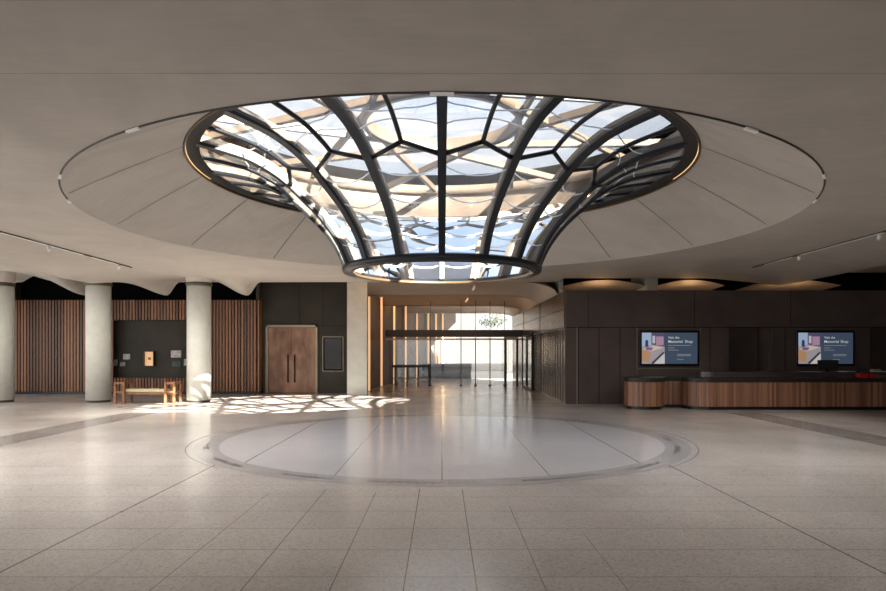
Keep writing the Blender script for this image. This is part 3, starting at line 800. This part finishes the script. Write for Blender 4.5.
# glazed side frame in front of the right wall
t = thing('glass_side_screen', 'dark-framed glass side screen standing against the right passage wall', 'glass partition', (3.7, 27.5, 0))
mb = MB()
for y in (26.0, 29.1): mb.box(3.66, 3.74, y-.04, y+.04, 0, 2.40)
mb.box(3.66, 3.74, 26.04, 29.06, 2.32, 2.40); mb.box(3.66, 3.74, 26.04, 29.06, 0, .1)
mb.ob('frame', M['black'], t)
MB().box(3.69, 3.71, 26.05, 29.05, .1, 2.31).ob('glass_pane', M['clear'], t)
MB().box(3.67, 3.73, 27.5, 27.55, .1, 2.31).ob('mullion', M['black'], t)
# rail on the left
t = thing('barrier_rail', 'dark barrier rail with posts at the left of the glass screen', 'railing', (-1.5, 29.5, 0))
MB().box(X(392, 29.5), X(430, 29.5), 29.42, 29.58, Z(367.5, 29.5), Z(365, 29.5)).ob('top_rail', M['black'], t)
MB().box(X(393, 29.5), X(430, 29.5), 29.47, 29.53, Z(379, 29.5), Z(378, 29.5)).ob('lower_rail', M['frame'], t)
for px in (395, 407, 418, 429):
    x = X(px, 29.5); MB().box(x-.03, x+.03, 29.47, 29.53, 0, Z(367.5, 29.5)).ob('post', M['black'], t)

# ------------------------------------------------------------------ outside
st('ground_outside', MB().box(-20, 40, 46, 120, -.3, -.004), M['extground'])
st('ground_garden', MB().box(17.01, 60, 26, 46, -.3, -.004), M['extground'])
t = thing('courtyard_wall', 'low grey wall with a dark coping outside beyond the glass doors', 'low wall', (1, 38, 0))
MB().box(-1.2, 3.9, 38, 38.3, 0, Z(370, 38)).ob('wall_face', M['lowwall'], t)
MB().box(-1.2, 3.9, 37.95, 38.35, Z(370, 38)+.001, Z(363.5, 38)).ob('coping', M['coping'], t)
fy = 52
t = thing('white_building', 'white panelled building outside seen through the glass doors', 'building', (4, fy, 0))
MB().box(-8, 14, fy, fy+6, 0, Z(328, fy)).ob('lower_facade', M['facade'], t)
MB().box(-8, X(478, fy), fy+.5, fy+6, Z(328, fy)+.01, 6.4).ob('upper_facade', M['facade'], t)
mb = MB()
for i in range(24): mb.box(-8+i*.9, -8+i*.9+.04, fy-.03, fy-.001, 0, Z(328, fy)-.05)
mb.ob('facade_fins', mat('facade_fin', (.08, .08, .08), .8), t)
# tree beyond
t = thing('courtyard_tree', 'small rounded tree showing over the white building outside', 'tree', (X(492, 62), 62, 0))
tx = X(492, 62)
MB().tube([(tx, 62, 0), (tx+.1, 62, 2.5), (tx, 62, 4.2)], [.16, .12, .07], 8).tube([(tx, 62, 3.2), (tx+.9, 62, 4.6)], [.07, .03], 6).tube([(tx, 62, 3.2), (tx-.9, 62, 4.5)], [.07, .03], 6).ob('trunk', M['bark'], t)
mb = MB(); rnd = random.Random(3)
for i in range(420):
    v = Vector((rnd.gauss(0, 1), rnd.gauss(0, 1), rnd.gauss(0, 1))).normalized()*(rnd.random()**.4)
    c = Vector((tx, 62, 4.75)) + Vector((v.x*1.6, v.y*1.5, v.z*.7)); s = rnd.uniform(.09, .17)
    a = Vector((rnd.gauss(0,1), rnd.gauss(0,1), rnd.gauss(0,1))).normalized(); b_ = a.orthogonal().normalized()
    mb.add([c-a*s, c+b_*s*.5, c+a*s, c-b_*s*.5], [(0,1,2,3)])
mb.ob('foliage', M['leaf'], t)

# clerestory coves glimpsed over the reception wall
mb = MB()
def cove(x0, x1, y, z0, rise):
    mb.grid(16, 8, lambda u, v: (x0+(x1-x0)*u, y+1.6*v, z0 + rise*math.sin(PI*(.15+.7*u)) *(1-.6*v) ))
for (x0, x1) in ((4.0, 6.6), (7.0, 9.2), (10.0, 13.0)): cove(x0, x1, 20.6, 3.62, .32)
mb.box(6.62, 6.98, 20.5, 22.2, 3.3, 4.3)
st('ceiling_coves', mb, M['vault'])
st('wall_clerestory', MB().box(4.1, 17, 24.5, 24.7, 0, 5.9), M['blackmatt'])

# ------------------------------------------------------------------ lights
def lamp(kind, loc, energy, col, size=.1, rot=None, target=None, **k):
    l = bpy.data.lights.new(kind.lower()+'_lamp', kind); l.energy = energy; l.color = col
    o = bpy.data.objects.new('lamp_'+kind.lower(), l); COL.objects.link(o); o.location = loc
    if kind == 'AREA': l.shape = 'RECTANGLE'; l.size = size; l.size_y = k.get('sy', size)
    elif kind == 'SPOT': l.spot_size = k.get('ang', 1.2); l.spot_blend = .7; l.shadow_soft_size = size
    elif kind == 'POINT': l.shadow_soft_size = size
    if target is not None: o.rotation_euler = (Vector(target)-Vector(loc)).to_track_quat('-Z', 'Y').to_euler()
    return o
sun = bpy.data.lights.new('sun', 'SUN'); sun.energy = 60.0; sun.color = (1, .93, .82); sun.angle = .009
so = bpy.data.objects.new('sun', sun); COL.objects.link(so); so.location = (20, -20, 30)
so.rotation_euler = Vector((-4.55, 7.2, -4.85)).to_track_quat('-Z', 'Y').to_euler()
w = bpy.data.worlds.new('world'); C.world = w; w.use_nodes = True
nt = w.node_tree; bg = nt.nodes['Background']
tc = nt.nodes.new('ShaderNodeTexCoord'); sx = nt.nodes.new('ShaderNodeSeparateXYZ'); r = nt.nodes.new('ShaderNodeValToRGB')
nt.links.new(tc.outputs['Generated'], sx.inputs[0]); nt.links.new(sx.outputs[2], r.inputs[0]); nt.links.new(r.outputs[0], bg.inputs[0])
r.color_ramp.elements[0].position = 0; r.color_ramp.elements[0].color = (.92, .93, .95, 1)
r.color_ramp.elements[1].position = 1; r.color_ramp.elements[1].color = (.58, .72, .97, 1)
e = r.color_ramp.elements.new(.35); e.color = (.80, .87, .97, 1)
bg.inputs[1].default_value = 1.45
# added spots with no fittings, brightening the columns and the rear floor
for x in (-14.0, -11.0, -7.8): lamp('SPOT', (x+1.2, 15.5, 3.7), 300, (1, .94, .84), .1, target=(x+.6, 19.0, 0), ang=2.0)
# the lamp heads of the straight tracks
for (x, y, en) in ((-8.5, 13.9, 560), (-8.5, 16.8, 560), (8.5, 12.5, 170), (8.5, 15.3, 170)):
    lamp('SPOT', (x, y, 3.80), en, (1, .95, .87), .25, target=(x*.78, y+.5, 0), ang=2.3)
# warm coves in the passage and over the reception wall
for y, en in ((21.75, 35), (26.3, 90), (30.85, 95)): lamp('AREA', (-.3, y, 4.0), en, (1, .47, .17), 5.6, target=(-.3, y+2.5, 4.55), sy=.15)
for x in (5.2, 8.1, 11.5): lamp('POINT', (x, 20.9, 3.45), 14, (1, .58, .28), .08)
# added area fill lamps behind the camera and at the left, brightening the room
lamp('AREA', (0, -7.9, 1.9), 200, (1, .96, .91), 19, target=(0, 0, 1.9), sy=3.4)
lamp('AREA', (-16.9, 7, 1.75), 800, (1, .96, .89), 28, target=(0, 7, 1.75), sy=3.2)
# the small fittings of the curved track
for d, en in ((199.5, 800), (214, 360), (238, 230), (302, 190), (326, 230), (340.5, 260)):
    a = math.radians(d); x, y = (RC-.05)*math.cos(a), DC+(RC-.05)*math.sin(a)
    lamp('SPOT', (x, y, 3.88), en, (1, .96, .90), .3, target=(x, y+.8, 0), ang=2.5)

v = C.view_settings; v.view_transform = 'Standard'; v.look = 'None'; v.gamma = 1; v.use_curve_mapping = False; v.exposure = 0.0
